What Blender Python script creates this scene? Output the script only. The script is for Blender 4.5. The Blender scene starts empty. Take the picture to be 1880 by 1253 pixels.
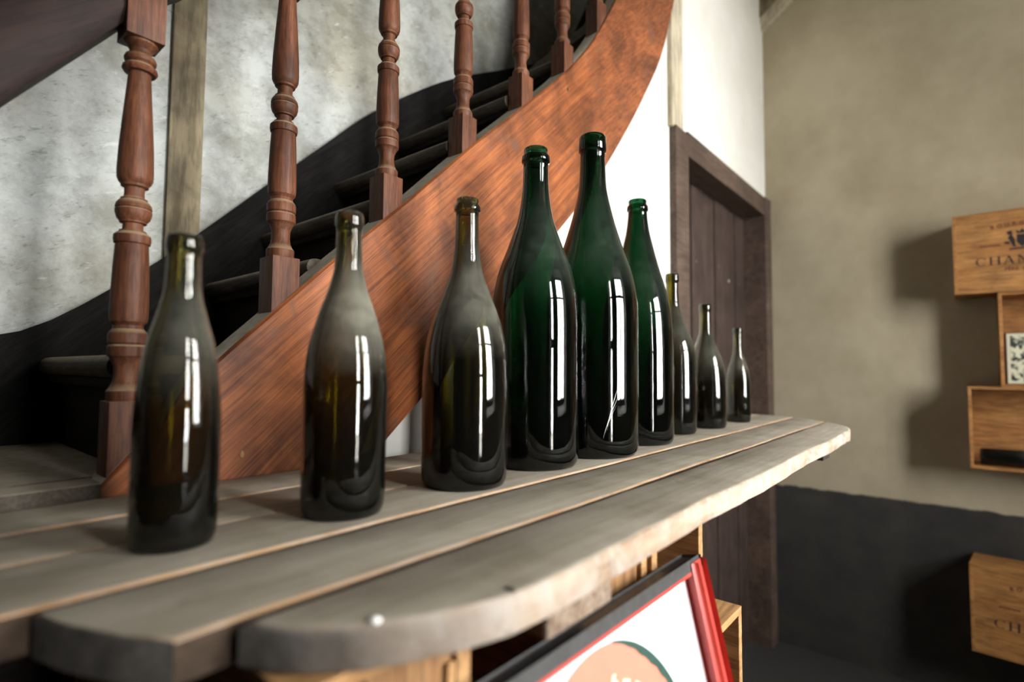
import bpy, bmesh, math, random
import numpy as np
from mathutils import Vector, Matrix

random.seed(7)
SC = bpy.context.scene
COL = SC.collection
PI = math.pi

# ------------------------------------------------------------------ camera
YAW, PITCH, ROLL = math.radians(40.117), math.radians(3.0345), math.radians(0.446)
fw = Vector((math.cos(YAW) * math.cos(PITCH), math.sin(YAW) * math.cos(PITCH), math.sin(PITCH)))
rt = Vector((math.sin(YAW), -math.cos(YAW), 0))
up = rt.cross(fw)
rt2 = rt * math.cos(ROLL) + up * math.sin(ROLL)
up2 = -rt * math.sin(ROLL) + up * math.cos(ROLL)
cam = bpy.data.cameras.new('camera')
cam.sensor_width = 36.0
cam.lens = 993.0 / 1880.0 * 36.0
cam.clip_start = 0.02
cam.dof.use_dof = True
cam.dof.focus_distance = 1.0
cam.dof.aperture_fstop = 2.0
camo = bpy.data.objects.new('camera', cam)
COL.objects.link(camo)
m = Matrix.Identity(4)
for i in range(3):
    m[i][0], m[i][1], m[i][2] = rt2[i], up2[i], -fw[i]
m[2][3] = 1.5
camo.matrix_world = m
SC.camera = camo

# ------------------------------------------------------------------ sky, daylight, exposure
W = bpy.data.worlds.new('overcast_sky')
SC.world = W
W.use_nodes = True
bg = W.node_tree.nodes['Background']
bg.inputs['Color'].default_value = (1.0, 0.975, 0.955, 1)
bg.inputs['Strength'].default_value = 14.0
SC.view_settings.view_transform = 'Standard'
SC.view_settings.look = 'None'
SC.view_settings.gamma = 1.0
SC.view_settings.use_curve_mapping = False
SC.view_settings.exposure = 2.1
SC.cycles.adaptive_threshold = 0.025
SC.cycles.max_bounces = 10
SC.cycles.transmission_bounces = 10
SC.cycles.transparent_max_bounces = 12
SC.cycles.caustics_refractive = False
SC.cycles.caustics_reflective = False

# window openings in the wall opposite the stairs: x0, x1, z0, z1
WY, WT = -1.5, 0.80
WIN = [(0.20, 0.58, 0.90, 3.2), (1.04, 2.25, 1.25, 3.2)]
for i, (x0, x1, z0, z1) in enumerate(WIN):
    L = bpy.data.lights.new('daylight_portal', 'AREA')
    L.shape = 'RECTANGLE'
    L.size, L.size_y = x1 - x0, z1 - z0
    L.cycles.is_portal = True
    lo = bpy.data.objects.new('daylight_portal', L)
    COL.objects.link(lo)
    lo.location = ((x0 + x1) / 2, WY - WT - 0.03, (z0 + z1) / 2)
    lo.rotation_euler = (PI / 2, 0, 0)

# ------------------------------------------------------------------ materials
def mat(name):
    mt = bpy.data.materials.new(name)
    mt.use_nodes = True
    nt = mt.node_tree
    nt.nodes.clear()
    out = nt.nodes.new('ShaderNodeOutputMaterial')
    return mt, nt, out

class G:
    """small node-graph helper"""
    def __init__(s, name):
        s.mt, s.nt, s.out = mat(name)
    def n(s, t, **kw):
        nd = s.nt.nodes.new(t)
        for k, v in kw.items():
            setattr(nd, k, v)
        return nd
    def lk(s, a, b):
        s.nt.links.new(a, b)
    def coord(s, scale=(1, 1, 1), rot=(0, 0, 0), rnd=True):
        tc = s.n('ShaderNodeTexCoord')
        mp = s.n('ShaderNodeMapping')
        mp.inputs['Scale'].default_value = scale
        mp.inputs['Rotation'].default_value = rot
        if rnd:
            oi = s.n('ShaderNodeObjectInfo')
            ad = s.n('ShaderNodeVectorMath', operation='MULTIPLY_ADD')
            cb = s.n('ShaderNodeCombineXYZ')
            for k in range(3):
                s.lk(oi.outputs['Random'], cb.inputs[k])
            ad.inputs[1].default_value = (13.0, 7.0, 9.0)
            s.lk(cb.outputs[0], ad.inputs[0])
            s.lk(tc.outputs['Object'], ad.inputs[2])
            # rotate first, then scale: two mappings
            mr = s.n('ShaderNodeMapping')
            mr.inputs['Rotation'].default_value = rot
            mp.inputs['Rotation'].default_value = (0, 0, 0)
            s.lk(ad.outputs[0], mr.inputs[0])
            s.lk(mr.outputs[0], mp.inputs[0])
        else:
            mr = s.n('ShaderNodeMapping')
            mr.inputs['Rotation'].default_value = rot
            mp.inputs['Rotation'].default_value = (0, 0, 0)
            s.lk(tc.outputs['Object'], mr.inputs[0])
            s.lk(mr.outputs[0], mp.inputs[0])
        return mp.outputs[0]
    def noise(s, vec, scale, detail=4, rough=0.55, dist=0.0):
        nd = s.n('ShaderNodeTexNoise')
        nd.inputs['Scale'].default_value = scale
        nd.inputs['Detail'].default_value = detail
        nd.inputs['Roughness'].default_value = rough
        nd.inputs['Distortion'].default_value = dist
        s.lk(vec, nd.inputs['Vector'])
        return nd.outputs['Fac']
    def ramp(s, fac, stops):
        r = s.n('ShaderNodeValToRGB')
        e = r.color_ramp.elements
        while len(e) < len(stops):
            e.new(0.5)
        for k, (p, c) in enumerate(stops):
            e[k].position = p
            if not isinstance(c, tuple):
                c = (c, c, c)
            e[k].color = (*c, 1)
        s.lk(fac, r.inputs[0])
        return r.outputs[0]
    def mix(s, fac, a, b, blend='MIX'):
        nd = s.n('ShaderNodeMix', data_type='RGBA', blend_type=blend)
        for sock, v in ((nd.inputs[0], fac), (nd.inputs[6], a), (nd.inputs[7], b)):
            if hasattr(v, 'links'):
                s.lk(v, sock)
            elif isinstance(v, tuple):
                sock.default_value = (*v, 1)
            else:
                sock.default_value = v
        return nd.outputs[2]
    def math(s, op, a, b=None):
        nd = s.n('ShaderNodeMath', operation=op)
        for k, v in enumerate((a, b)):
            if v is None:
                continue
            if hasattr(v, 'links'):
                s.lk(v, nd.inputs[k])
            else:
                nd.inputs[k].default_value = v
        return nd.outputs[0]
    def upness(s, lo=0.30, hi=0.75):
        g = s.n('ShaderNodeNewGeometry')
        sp = s.n('ShaderNodeSeparateXYZ')
        s.lk(g.outputs['Normal'], sp.inputs[0])
        return s.ramp(sp.outputs[2], [(lo, 0.0), (hi, 1.0)])
    def principled(s, color, rough=0.6, spec=0.4, bump=None, bstr=0.2, bdist=0.002, coat=0.0, metal=0.0):
        p = s.n('ShaderNodeBsdfPrincipled')
        if hasattr(color, 'links'):
            s.lk(color, p.inputs['Base Color'])
        else:
            p.inputs['Base Color'].default_value = (*color, 1)
        if hasattr(rough, 'links'):
            s.lk(rough, p.inputs['Roughness'])
        else:
            p.inputs['Roughness'].default_value = rough
        p.inputs['Specular IOR Level'].default_value = spec
        p.inputs['Metallic'].default_value = metal
        p.inputs['Coat Weight'].default_value = coat
        if bump is not None:
            b = s.n('ShaderNodeBump')
            b.inputs['Strength'].default_value = bstr
            b.inputs['Distance'].default_value = bdist
            s.lk(bump, b.inputs['Height'])
            s.lk(b.outputs[0], p.inputs['Normal'])
        s.lk(p.outputs[0], s.out.inputs[0])
        return p

def wood(name, dark, light, axis='X', rot=(0, 0, 0), fine=60, stretch=14, rough=0.55, spec=0.35,
         blotch=0.5, dust=None, dust_amt=0.0, rnd=True, bstr=0.25, stain=None):
    g = G(name)
    k = {'X': (1 / stretch, 1, 1), 'Y': (1, 1 / stretch, 1), 'Z': (1, 1, 1 / stretch)}[axis]
    v = g.coord(k, rot, rnd)
    a = g.noise(v, fine, 5, 0.6, 0.3)
    b = g.noise(v, fine * 4.2, 3, 0.6)
    c1 = g.ramp(a, [(0.33, dark), (0.68, light)])
    pores = g.ramp(b, [(0.40, 0.55), (0.55, 1.0)])
    c2 = g.mix(0.75, c1, pores, 'MULTIPLY')
    v2 = g.coord((1, 1, 1), rot, rnd)
    bl = g.ramp(g.noise(v2, 6.5, 4, 0.6, 0.6), [(0.36, 1.0 - blotch), (0.62, 1.0)])
    c3 = g.mix(1.0, c2, bl, 'MULTIPLY')
    if stain:
        sm = g.ramp(g.noise(v2, 11, 6, 0.65, 1.0), [(0.55, 0.0), (0.72, 1.0)])
        c3 = g.mix(g.math('MULTIPLY', sm, 0.72), c3, stain)
    if dust:
        um = g.math('MULTIPLY', g.upness(), dust_amt)
        dn = g.ramp(g.noise(v2, 45, 4, 0.7), [(0.3, 0.6), (0.6, 1.0)])
        c3 = g.mix(g.math('MULTIPLY', um, dn), c3, dust)
    g.principled(c3, rough, spec, a, bstr, 0.0015)
    return g.mt

DUST = (0.30, 0.275, 0.22)

def m_plain(name, col, rough=0.6, spec=0.4, coat=0, metal=0, vary=0.12, scale=30):
    g = G(name)
    v = g.coord()
    f = g.ramp(g.noise(v, scale, 5, 0.6), [(0.3, 1 - vary), (0.7, 1.0)])
    g.principled(g.mix(1.0, col, f, 'MULTIPLY'), rough, spec, coat=coat, metal=metal)
    return g.mt

def m_plaster_old():
    g = G('stained_limewash_plaster')
    v = g.coord(rnd=False)
    big = g.ramp(g.noise(v, 2.2, 4, 0.55), [(0.36, (0.33, 0.315, 0.265)), (0.60, (0.445, 0.455, 0.44))])
    mid = g.ramp(g.noise(v, 11, 9, 0.72, 0.1), [(0.36, (0.34, 0.33, 0.28)), (0.58, (1, 1, 1))])
    c = g.mix(0.60, big, mid, 'MULTIPLY')
    vs = g.coord((1, 1, 2.6), (0, math.radians(28), 0), rnd=False)
    scr = g.ramp(g.noise(vs, 34, 7, 0.75, 0.25), [(0.33, (0.30, 0.30, 0.26)), (0.44, (1, 1, 1))])
    c = g.mix(0.50, c, scr, 'MULTIPLY')
    chips = g.ramp(g.noise(vs, 22, 6, 0.7, 0.3), [(0.60, 0.0), (0.70, 1.0)])
    c = g.mix(g.math('MULTIPLY', chips, 0.4), c, (0.66, 0.69, 0.69))
    g.principled(c, 0.9, 0.2, g.noise(v, 38, 6, 0.7), 0.3, 0.003)
    return g.mt

def m_white_wall():
    g = G('white_limewash')
    v = g.coord(rnd=False)
    c = g.ramp(g.noise(v, 5, 6, 0.6), [(0.3, (0.65, 0.625, 0.565)), (0.65, (0.71, 0.695, 0.655))])
    g.principled(c, 0.9, 0.2, g.noise(v, 60, 5, 0.7), 0.2, 0.003)
    return g.mt

def m_taupe_wall():
    g = G('taupe_wall_with_dark_dado')
    v = g.coord(rnd=False)
    c = g.ramp(g.noise(v, 2.2, 8, 0.6, 0.0), [(0.32, (0.33, 0.275, 0.185)), (0.66, (0.45, 0.39, 0.28))])
    d = g.ramp(g.noise(v, 8, 5, 0.6), [(0.3, (0.030, 0.030, 0.030)), (0.7, (0.050, 0.046, 0.040))])
    tc = g.n('ShaderNodeTexCoord')
    sp = g.n('ShaderNodeSeparateXYZ')
    g.lk(tc.outputs['Object'], sp.inputs[0])
    z = g.math('ADD', sp.outputs[2], g.math('MULTIPLY', g.noise(v, 14, 4), 0.03))
    edge = g.ramp(z, [(0.8775, 0.0), (0.8865, 1.0)])
    g.principled(g.mix(edge, d, c), 0.88, 0.2, g.noise(v, 45, 6, 0.7), 0.3, 0.003)
    return g.mt

def m_plank_top():
    g = G('dusty_grey_plank')
    v = g.coord((0.07, 1, 1))
    a = g.noise(v, 70, 5, 0.65, 0.2)
    c = g.ramp(a, [(0.28, (0.25, 0.215, 0.165)), (0.62, (0.345, 0.305, 0.245))])
    v2 = g.coord()
    bl = g.ramp(g.noise(v2, 7, 6, 0.65, 0.4), [(0.34, (0.72, 0.70, 0.66)), (0.6, (1, 1, 1))])
    c = g.mix(1.0, c, bl, 'MULTIPLY')
    sp = g.ramp(g.noise(v2, 24, 4, 0.6, 0.8), [(0.66, 0.0), (0.74, 1.0)])
    c = g.mix(g.math('MULTIPLY', sp, 0.55), c, (0.13, 0.105, 0.08))
    g.principled(c, 0.8, 0.25, a, 0.3, 0.0012)
    return g.mt

def m_plank_side(name, lo, hi, palec, amt):
    g = G(name)
    v = g.coord((0.10, 1, 1))
    a = g.noise(v, 60, 5, 0.65, 0.2)
    c = g.ramp(a, [(0.30, lo), (0.66, hi)])
    v2 = g.coord()
    pale = g.ramp(g.noise(v2, 13, 6, 0.7, 0.3), [(0.40, 0.0), (0.60, 1.0)])
    c = g.mix(g.math('MULTIPLY', pale, amt), c, palec)
    dk = g.ramp(g.noise(v2, 21, 5, 0.65), [(0.60, 0.0), (0.72, 1.0)])
    c = g.mix(g.math('MULTIPLY', dk, 0.6), c, (0.10, 0.06, 0.04))
    # dark weathered end grain on left-facing ends, their shade painted in too
    ge = g.n('ShaderNodeNewGeometry')
    sp = g.n('ShaderNodeSeparateXYZ')
    g.lk(ge.outputs['Normal'], sp.inputs[0])
    en = g.ramp(g.math('MULTIPLY', sp.outputs[0], -1.0), [(0.12, 0.0), (0.75, 1.0)])
    eg = g.ramp(g.noise(v2, 60, 5, 0.7), [(0.3, (0.045, 0.040, 0.036)), (0.7, (0.115, 0.100, 0.088))])
    c = g.mix(en, c, eg)
    g.principled(c, 0.78, 0.25, a, 0.4, 0.002)
    return g.mt

def m_glass(name, col, dustcol, dust_lo, dust_hi, z0, z1):
    """tinted bottle glass with settled dust on the shoulder (object z from z0 to z1)"""
    g = G(name)
    rf = g.n('ShaderNodeBsdfRefraction')
    rf.inputs['Color'].default_value = (1, 1, 1, 1)
    rf.inputs['Roughness'].default_value = 0.01
    rf.inputs['IOR'].default_value = 1.5
    gs = g.n('ShaderNodeBsdfGlossy')
    gs.inputs['Color'].default_value = (1, 1, 1, 1)
    gs.inputs['Roughness'].default_value = 0.01
    fr = g.n('ShaderNodeFresnel')
    fr.inputs['IOR'].default_value = 1.5
    gl = g.n('ShaderNodeMixShader')
    g.lk(fr.outputs[0], gl.inputs[0])
    g.lk(rf.outputs[0], gl.inputs[1])
    g.lk(gs.outputs[0], gl.inputs[2])
    df = g.n('ShaderNodeBsdfDiffuse')
    df.inputs['Color'].default_value = (*dustcol, 1)
    v = g.coord()
    n1 = g.ramp(g.noise(v, 26, 6, 0.7, 0.5), [(0.32, 0.35), (0.66, 1.0)])
    tc = g.n('ShaderNodeTexCoord')
    sp = g.n('ShaderNodeSeparateXYZ')
    g.lk(tc.outputs['Object'], sp.inputs[0])
    mr = g.n('ShaderNodeMapRange')
    mr.inputs['From Min'].default_value = z0
    mr.inputs['From Max'].default_value = z1
    g.lk(sp.outputs[2], mr.inputs['Value'])
    band = g.ramp(mr.outputs[0], [(0.0, 0.0), (0.38, 1.0), (0.70, 0.75), (1.0, 0.12)])
    up = g.upness(0.02, 0.55)
    ff = g.math('MULTIPLY', g.math('MULTIPLY', band, n1), dust_hi)
    ff = g.math('ADD', g.math('MULTIPLY', ff, g.math('ADD', g.math('MULTIPLY', up, 0.75), 0.25)), dust_lo)
    ms = g.n('ShaderNodeMixShader')
    g.lk(ff, ms.inputs[0])
    g.lk(gl.outputs[0], ms.inputs[1])
    g.lk(df.outputs[0], ms.inputs[2])
    g.lk(ms.outputs[0], g.out.inputs[0])
    va = g.n('ShaderNodeVolumeAbsorption')
    ex = [-math.log(c) for c in col]          # absorption per 8.4 mm of glass
    dmax = max(ex)
    va.inputs['Color'].default_value = (*[1 - e / dmax for e in ex], 1)
    va.inputs['Density'].default_value = dmax / .0084
    g.lk(va.outputs[0], g.out.inputs['Volume'])
    return g.mt

def m_pane():
    g = G('window_pane_glass')
    t = g.n('ShaderNodeBsdfTransparent')
    t.inputs['Color'].default_value = (0.95, 0.97, 0.97, 1)
    s = g.n('ShaderNodeBsdfGlossy')
    s.inputs['Roughness'].default_value = 0.02
    ms = g.n('ShaderNodeMixShader')
    ms.inputs[0].default_value = 0.06
    g.lk(t.outputs[0], ms.inputs[1])
    g.lk(s.outputs[0], ms.inputs[2])
    g.lk(ms.outputs[0], g.out.inputs[0])
    return g.mt

M = {}
M['plaster'] = m_plaster_old()
M['white'] = m_white_wall()
M['taupe'] = m_taupe_wall()
M['inner_plaster'] = m_plain('grey_plaster', (0.13, 0.125, 0.115), 0.9, 0.2)
M['floor'] = m_plain('dark_floor_slabs', (0.045, 0.043, 0.04), 0.8, 0.2, scale=6)
M['ceiling'] = m_plain('ceiling_plaster', (0.26, 0.24, 0.20), 0.9, 0.2, scale=4)
M['outside'] = m_plain('courtyard_gravel', (0.42, 0.40, 0.36), 0.95, 0.1, scale=4)
SLOPE = math.atan2(0.93, 1.0)
M['string'] = wood('orange_oak_string', (0.20, 0.054, 0.017), (0.39, 0.125, 0.038), 'X', (0, SLOPE, 0), 130, 38,
                   0.55, 0.22, 0.58, None, 0, False, 0.3, stain=(0.13, 0.062, 0.04))
M['stringdust'] = m_plain('dust_on_wood', (0.52, 0.475, 0.39), 0.95, 0.1, vary=0.3, scale=60)
M['baluster'] = wood('turned_red_oak', (0.085, 0.029, 0.015), (0.200, 0.074, 0.035), 'Z', (0, 0, 0), 120, 16,
                     0.55, 0.22, 0.40, (0.30, 0.225, 0.135), 0.9)
M['rail'] = wood('dark_handrail_wood', (0.014, 0.007, 0.005), (0.030, 0.013, 0.009), 'X', (0, SLOPE, 0), 60, 14, 0.65, 0.2, 0.4, None, 0, False)
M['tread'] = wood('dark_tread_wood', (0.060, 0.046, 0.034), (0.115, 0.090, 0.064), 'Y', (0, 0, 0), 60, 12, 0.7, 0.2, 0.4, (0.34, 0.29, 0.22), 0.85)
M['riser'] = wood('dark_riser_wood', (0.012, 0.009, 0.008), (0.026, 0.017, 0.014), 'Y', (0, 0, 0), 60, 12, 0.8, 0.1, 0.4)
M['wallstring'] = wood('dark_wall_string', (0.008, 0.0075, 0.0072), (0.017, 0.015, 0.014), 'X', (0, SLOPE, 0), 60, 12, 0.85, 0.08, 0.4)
M['wallpost'] = wood('greyed_timber_post', (0.19, 0.145, 0.085), (0.32, 0.265, 0.175), 'Z', (0, 0, 0), 16, 7, 0.85, 0.2, 0.45)
M['beige'] = wood('beige_painted_post', (0.50, 0.43, 0.30), (0.60, 0.53, 0.40), 'Z', (0, 0, 0), 18, 9, 0.7, 0.3, 0.2)
M['doorframe'] = wood('brown_door_frame', (0.085, 0.052, 0.038), (0.135, 0.090, 0.068), 'X', (0, 0, 0), 30, 10, 0.6, 0.35, 0.35)
M['doorleaf'] = wood('brown_door_board', (0.050, 0.031, 0.025), (0.082, 0.053, 0.043), 'Z', (0, 0, 0), 40, 14, 0.6, 0.35, 0.35)
M['nail'] = m_plain('pale_nail_head', (0.45, 0.42, 0.36), 0.5, 0.5)
M['planktop'] = m_plank_top()
M['plankside'] = m_plank_side('bare_plank_edge', (0.24, 0.125, 0.060), (0.44, 0.27, 0.145), (0.42, 0.33, 0.26), .6)
M['plankfront'] = m_plank_side('pale_worn_front_edge', (0.24, 0.155, 0.100), (0.42, 0.31, 0.22), (0.44, 0.385, 0.335), .85)
M['jointgrime'] = m_plain('grimy_joint_side', (0.060, 0.040, 0.028), 0.9, 0.1, vary=0.5, scale=50)
M['batten'] = wood('batten_wood', (0.26, 0.17, 0.11), (0.45, 0.34, 0.26), 'Y', (0, 0, 0), 50, 12, 0.75, 0.3, 0.4)
M['darkbatten'] = wood('dark_batten_wood', (0.03, 0.024, 0.02), (0.055, 0.045, 0.038), 'Y', (0, 0, 0), 50, 12, 0.75, 0.3, 0.4)
M['pine'] = wood('pine_board', (0.42, 0.205, 0.075), (0.60, 0.345, 0.150), 'X', (0, 0, 0), 34, 12, 0.55, 0.35, 0.25)
M['pinez'] = wood('pine_board_upright', (0.36, 0.175, 0.07), (0.60, 0.345, 0.150), 'Y', (0, 0, 0), 40, 12, 0.55, 0.35, 0.25)
M['pineup'] = wood('pine_board_vertical', (0.24, 0.112, 0.044), (0.39, 0.212, 0.092), 'Z', (0, 0, 0), 60, 12, 0.55, 0.35, 0.2)
M['pinew'] = wood('warm_pine_front', (0.36, 0.150, 0.042), (0.50, 0.245, 0.080), 'Y', (0, 0, 0), 22, 8, 0.55, 0.35, 0.25)
M['ink'] = m_plain('faded_black_ink', (0.035, 0.028, 0.03), 0.8, 0.2, vary=0.4, scale=200)
M['redink'] = m_plain('faded_maroon_ink', (0.16, 0.055, 0.03), 0.8, 0.2, vary=0.4, scale=200)
M['red'] = m_plain('red_painted_frame', (0.50, 0.055, 0.040), 0.35, 0.5, vary=0.2)
def m_grime():
    g = G('red_frame_with_black_grime_on_top')
    v = g.coord()
    n = g.noise(v, 60, 5, 0.7)
    up = g.upness(0.30, 0.62)
    gr = g.ramp(n, [(0.3, (0.022, 0.021, 0.02)), (0.7, (0.075, 0.07, 0.065))])
    g.principled(g.mix(up, (0.50, 0.055, 0.040), gr), 0.5, 0.4)
    return g.mt
M['redgrime'] = m_grime()
M['blackpaint'] = m_plain('worn_black_paint', (0.045, 0.042, 0.040), 0.5, 0.45, vary=0.5, scale=90)
M['enamel'] = m_plain('white_enamel_panel', (0.82, 0.83, 0.86), 0.25, 0.5, vary=0.04)
M['salmon'] = m_plain('salmon_enamel', (0.66, 0.232, 0.160), 0.3, 0.5, vary=0.08, scale=60)
M['green'] = m_plain('dark_green_enamel', (0.045, 0.095, 0.075), 0.3, 0.5, vary=0.4, scale=80)
M['cream'] = m_plain('cream_enamel', (0.72, 0.70, 0.48), 0.3, 0.5, vary=0.1)
M['maroon'] = m_plain('maroon_cloth', (0.075, 0.015, 0.020), 0.7, 0.3)
M['plain_white'] = m_plain('bright_white', (0.92, 0.92, 0.88), 0.4, 0.5, vary=0.02)
M['winframe'] = m_plain('grey_window_paint', (0.10, 0.10, 0.10), 0.5, 0.4)
M['pane'] = m_pane()
M['bottle_dark'] = None

def m_print():
    g = G('engraved_print')
    v = g.coord()
    a = g.noise(v, 34, 5, 0.6, 0.6)
    c = g.ramp(a, [(0.46, (0.03, 0.035, 0.03)), (0.54, (0.62, 0.60, 0.44))])
    tc = g.n('ShaderNodeTexCoord')
    g.principled(c, 0.6, 0.3)
    return g.mt
M['print'] = m_print()
M['card'] = m_plain('cream_card', (0.62, 0.60, 0.46), 0.7, 0.3, vary=0.1)

# ------------------------------------------------------------------ object helpers
def tag(o, label=None, cat=None, group=None, kind=None):
    if label: o['label'] = label
    if cat: o['category'] = cat
    if group: o['group'] = group
    if kind: o['kind'] = kind
    return o

def empty(name, loc=(0, 0, 0)):
    o = bpy.data.objects.new(name, None)
    o.empty_display_size = 0.05
    COL.objects.link(o)
    o.location = loc
    return o

def root_loc(o):
    v = Vector((0, 0, 0))
    while o is not None:
        v += Vector(o.location)
        o = o.parent
    return v

def link(name, bm, mats, parent=None, origin=None, smooth=False, recalc=True):
    """bm holds world coordinates; origin (world) becomes the object's origin"""
    if recalc:
        bmesh.ops.recalc_face_normals(bm, faces=bm.faces)
    base = root_loc(parent) if parent else Vector((0, 0, 0))
    org = Vector(origin) if origin is not None else base
    bmesh.ops.translate(bm, verts=bm.verts, vec=-org)
    me = bpy.data.meshes.new(name)
    bm.to_mesh(me)
    bm.free()
    if not isinstance(mats, (list, tuple)):
        mats = [mats]
    for q in mats:
        me.materials.append(q)
    if smooth:
        for p in me.polygons:
            p.use_smooth = True
    o = bpy.data.objects.new(name, me)
    COL.objects.link(o)
    o.parent = parent
    o.location = org - base
    return o

def autosmooth(o, deg=35):
    me = o.data
    for p in me.polygons:
        p.use_smooth = True
    b = bmesh.new()
    b.from_mesh(me)
    for e in b.edges:
        if len(e.link_faces) == 2 and e.calc_face_angle(0) > math.radians(deg):
            e.smooth = False
    b.to_mesh(me)
    b.free()
    return o

def box(bm, x0, x1, y0, y1, z0, z1, bev=0.0):
    r = bmesh.ops.create_cube(bm, size=1.0)
    vs = r['verts']
    for v in vs:
        v.co = Vector((x0 + (v.co.x + .5) * (x1 - x0), y0 + (v.co.y + .5) * (y1 - y0), z0 + (v.co.z + .5) * (z1 - z0)))
    if bev > 0:
        es = list({e for v in vs for e in v.link_edges})
        bmesh.ops.bevel(bm, geom=es, offset=bev, segments=2, affect='EDGES', profile=0.6)
    return bm

def BX(*a, **k):
    return box(bmesh.new(), *a, **k)

def prism(bm, pts, vec):
    """polygon pts (world) extruded by vec"""
    a = [bm.verts.new(p) for p in pts]
    b = [bm.verts.new(Vector(p) + Vector(vec)) for p in pts]
    n = len(a)
    bm.faces.new(a)
    bm.faces.new(list(reversed(b)))
    for i in range(n):
        bm.faces.new((a[i], b[i], b[(i + 1) % n], a[(i + 1) % n]))
    return bm

def obox(bm, o, ax, ay, az, a0, a1, b0, b1, c0, c1, bev=0.0):
    """box in an oriented frame"""
    o, ax, ay, az = Vector(o), Vector(ax), Vector(ay), Vector(az)
    r = bmesh.ops.create_cube(bm, size=1.0)
    vs = r['verts']
    for v in vs:
        a = a0 + (v.co.x + .5) * (a1 - a0); b = b0 + (v.co.y + .5) * (b1 - b0); c = c0 + (v.co.z + .5) * (c1 - c0)
        v.co = o + ax * a + ay * b + az * c
    if bev > 0:
        es = list({e for v in vs for e in v.link_edges})
        bmesh.ops.bevel(bm, geom=es, offset=bev, segments=3, affect='EDGES', profile=0.5)
    return bm

def lathe(bm, prof, cx, cy, cz, seg=32, close=False):
    rings = []
    for (r, z) in prof:
        if r < 1e-5:
            rings.append([bm.verts.new((cx, cy, cz + z))])
        else:
            rings.append([bm.verts.new((cx + r * math.cos(2 * PI * k / seg), cy + r * math.sin(2 * PI * k / seg), cz + z)) for k in range(seg)])
    for i in range(len(rings) - 1):
        a, b = rings[i], rings[i + 1]
        for k in range(seg):
            k2 = (k + 1) % seg
            if len(a) == 1 and len(b) == 1:
                continue
            if len(a) == 1:
                bm.faces.new((a[0], b[k2], b[k]))
            elif len(b) == 1:
                bm.faces.new((a[k], a[k2], b[0]))
            else:
                bm.faces.new((a[k], a[k2], b[k2], b[k]))
    return bm

def pchip(xs, ys):
    xs, ys = np.array(xs, float), np.array(ys, float)
    h = np.diff(xs); d = np.diff(ys) / h
    m = np.zeros(len(xs))
    for i in range(1, len(xs) - 1):
        if d[i - 1] * d[i] > 0:
            w1, w2 = 2 * h[i] + h[i - 1], h[i] + 2 * h[i - 1]
            m[i] = (w1 + w2) / (w1 / d[i - 1] + w2 / d[i])
    m[0], m[-1] = d[0], d[-1]
    def f(x):
        i = int(np.clip(np.searchsorted(xs, x) - 1, 0, len(xs) - 2))
        t = (x - xs[i]) / h[i]
        if x < xs[0]: return float(ys[0] + m[0] * (x - xs[0]))
        if x > xs[-1]: return float(ys[-1] + m[-1] * (x - xs[-1]))
        return float((1 + 2 * t) * (1 - t) ** 2 * ys[i] + t * (1 - t) ** 2 * h[i] * m[i] + t * t * (3 - 2 * t) * ys[i + 1] + t * t * (t - 1) * h[i] * m[i + 1])
    return f

# ------------------------------------------------------------------ room shell
XR, YD, YB, XE, CEIL, XL = 3.335, 0.88, 1.40, 2.03, 3.9, -2.4

def struct(o, label, cat):
    return tag(o, label, cat, kind='structure')

struct(link('floor', BX(XL, XR, WY, YB, -0.12, 0.0), M['floor']), 'dark worn floor of the stair hall', 'floor')
struct(link('ceiling', BX(XL - .1, XR + .1, WY - WT, YB + .1, CEIL, CEIL + .1), M['ceiling']), 'pale plaster ceiling above the stair hall', 'ceiling')
struct(link('wall_back', BX(XL, XE + .1, YB, YB + .1, -0.12, CEIL), M['plaster']), 'stained and scratched limewashed wall behind the stairs', 'wall')
struct(link('wall_stair_end', BX(XE, XE + .06, YD + .06, YB, -0.12, CEIL), M['plaster']), 'shaded plaster wall closing the top end of the stairwell', 'wall')
struct(link('wall_left', BX(XL - .1, XL, WY - WT, YB + .1, -0.12, CEIL), M['inner_plaster']), 'grey plaster wall at the foot of the stairs', 'wall')
struct(link('wall_right', BX(XR, XR + .1, WY - WT, YB + .1, -0.12, CEIL), M['taupe']), 'taupe plaster wall with dark painted dado beside the door', 'wall')

# string line of the stairs: s is the length along its plan curve
R0, X0, YS = 1.0, 1.3, 0.85
def plan(s, off=0.0):
    """point of the string's front face at s, moved off metres into the stair"""
    if s <= X0:
        return Vector((s, YS + off, 0)), Vector((1, 0, 0))
    t = (s - X0) / R0
    r = R0 + off
    return Vector((X0 + r * math.sin(t), YS - R0 + r * math.cos(t), 0)), Vector((math.cos(t), -math.sin(t), 0))
zt = pchip([-0.3, 0.10, 0.209, 0.332, 0.412, 0.516, 0.669, 0.868, 1.045, 1.268, 1.381, 1.49, 1.6, 1.75, 1.9, 2.0],
           [0.72, 1.225, 1.362, 1.510, 1.588, 1.688, 1.827, 2.015, 2.172, 2.379, 2.510, 2.688, 2.90, 3.22, 3.55, 3.80])
zb = pchip([0.17, 0.647, 0.721, 1.19, 1.381, 1.541, 1.643, 1.705, 1.762, 1.82, 1.9, 2.0],
           [0.93, 1.372, 1.437, 1.87, 2.057, 2.273, 2.448, 2.579, 2.789, 3.02, 3.30, 3.62])

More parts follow.
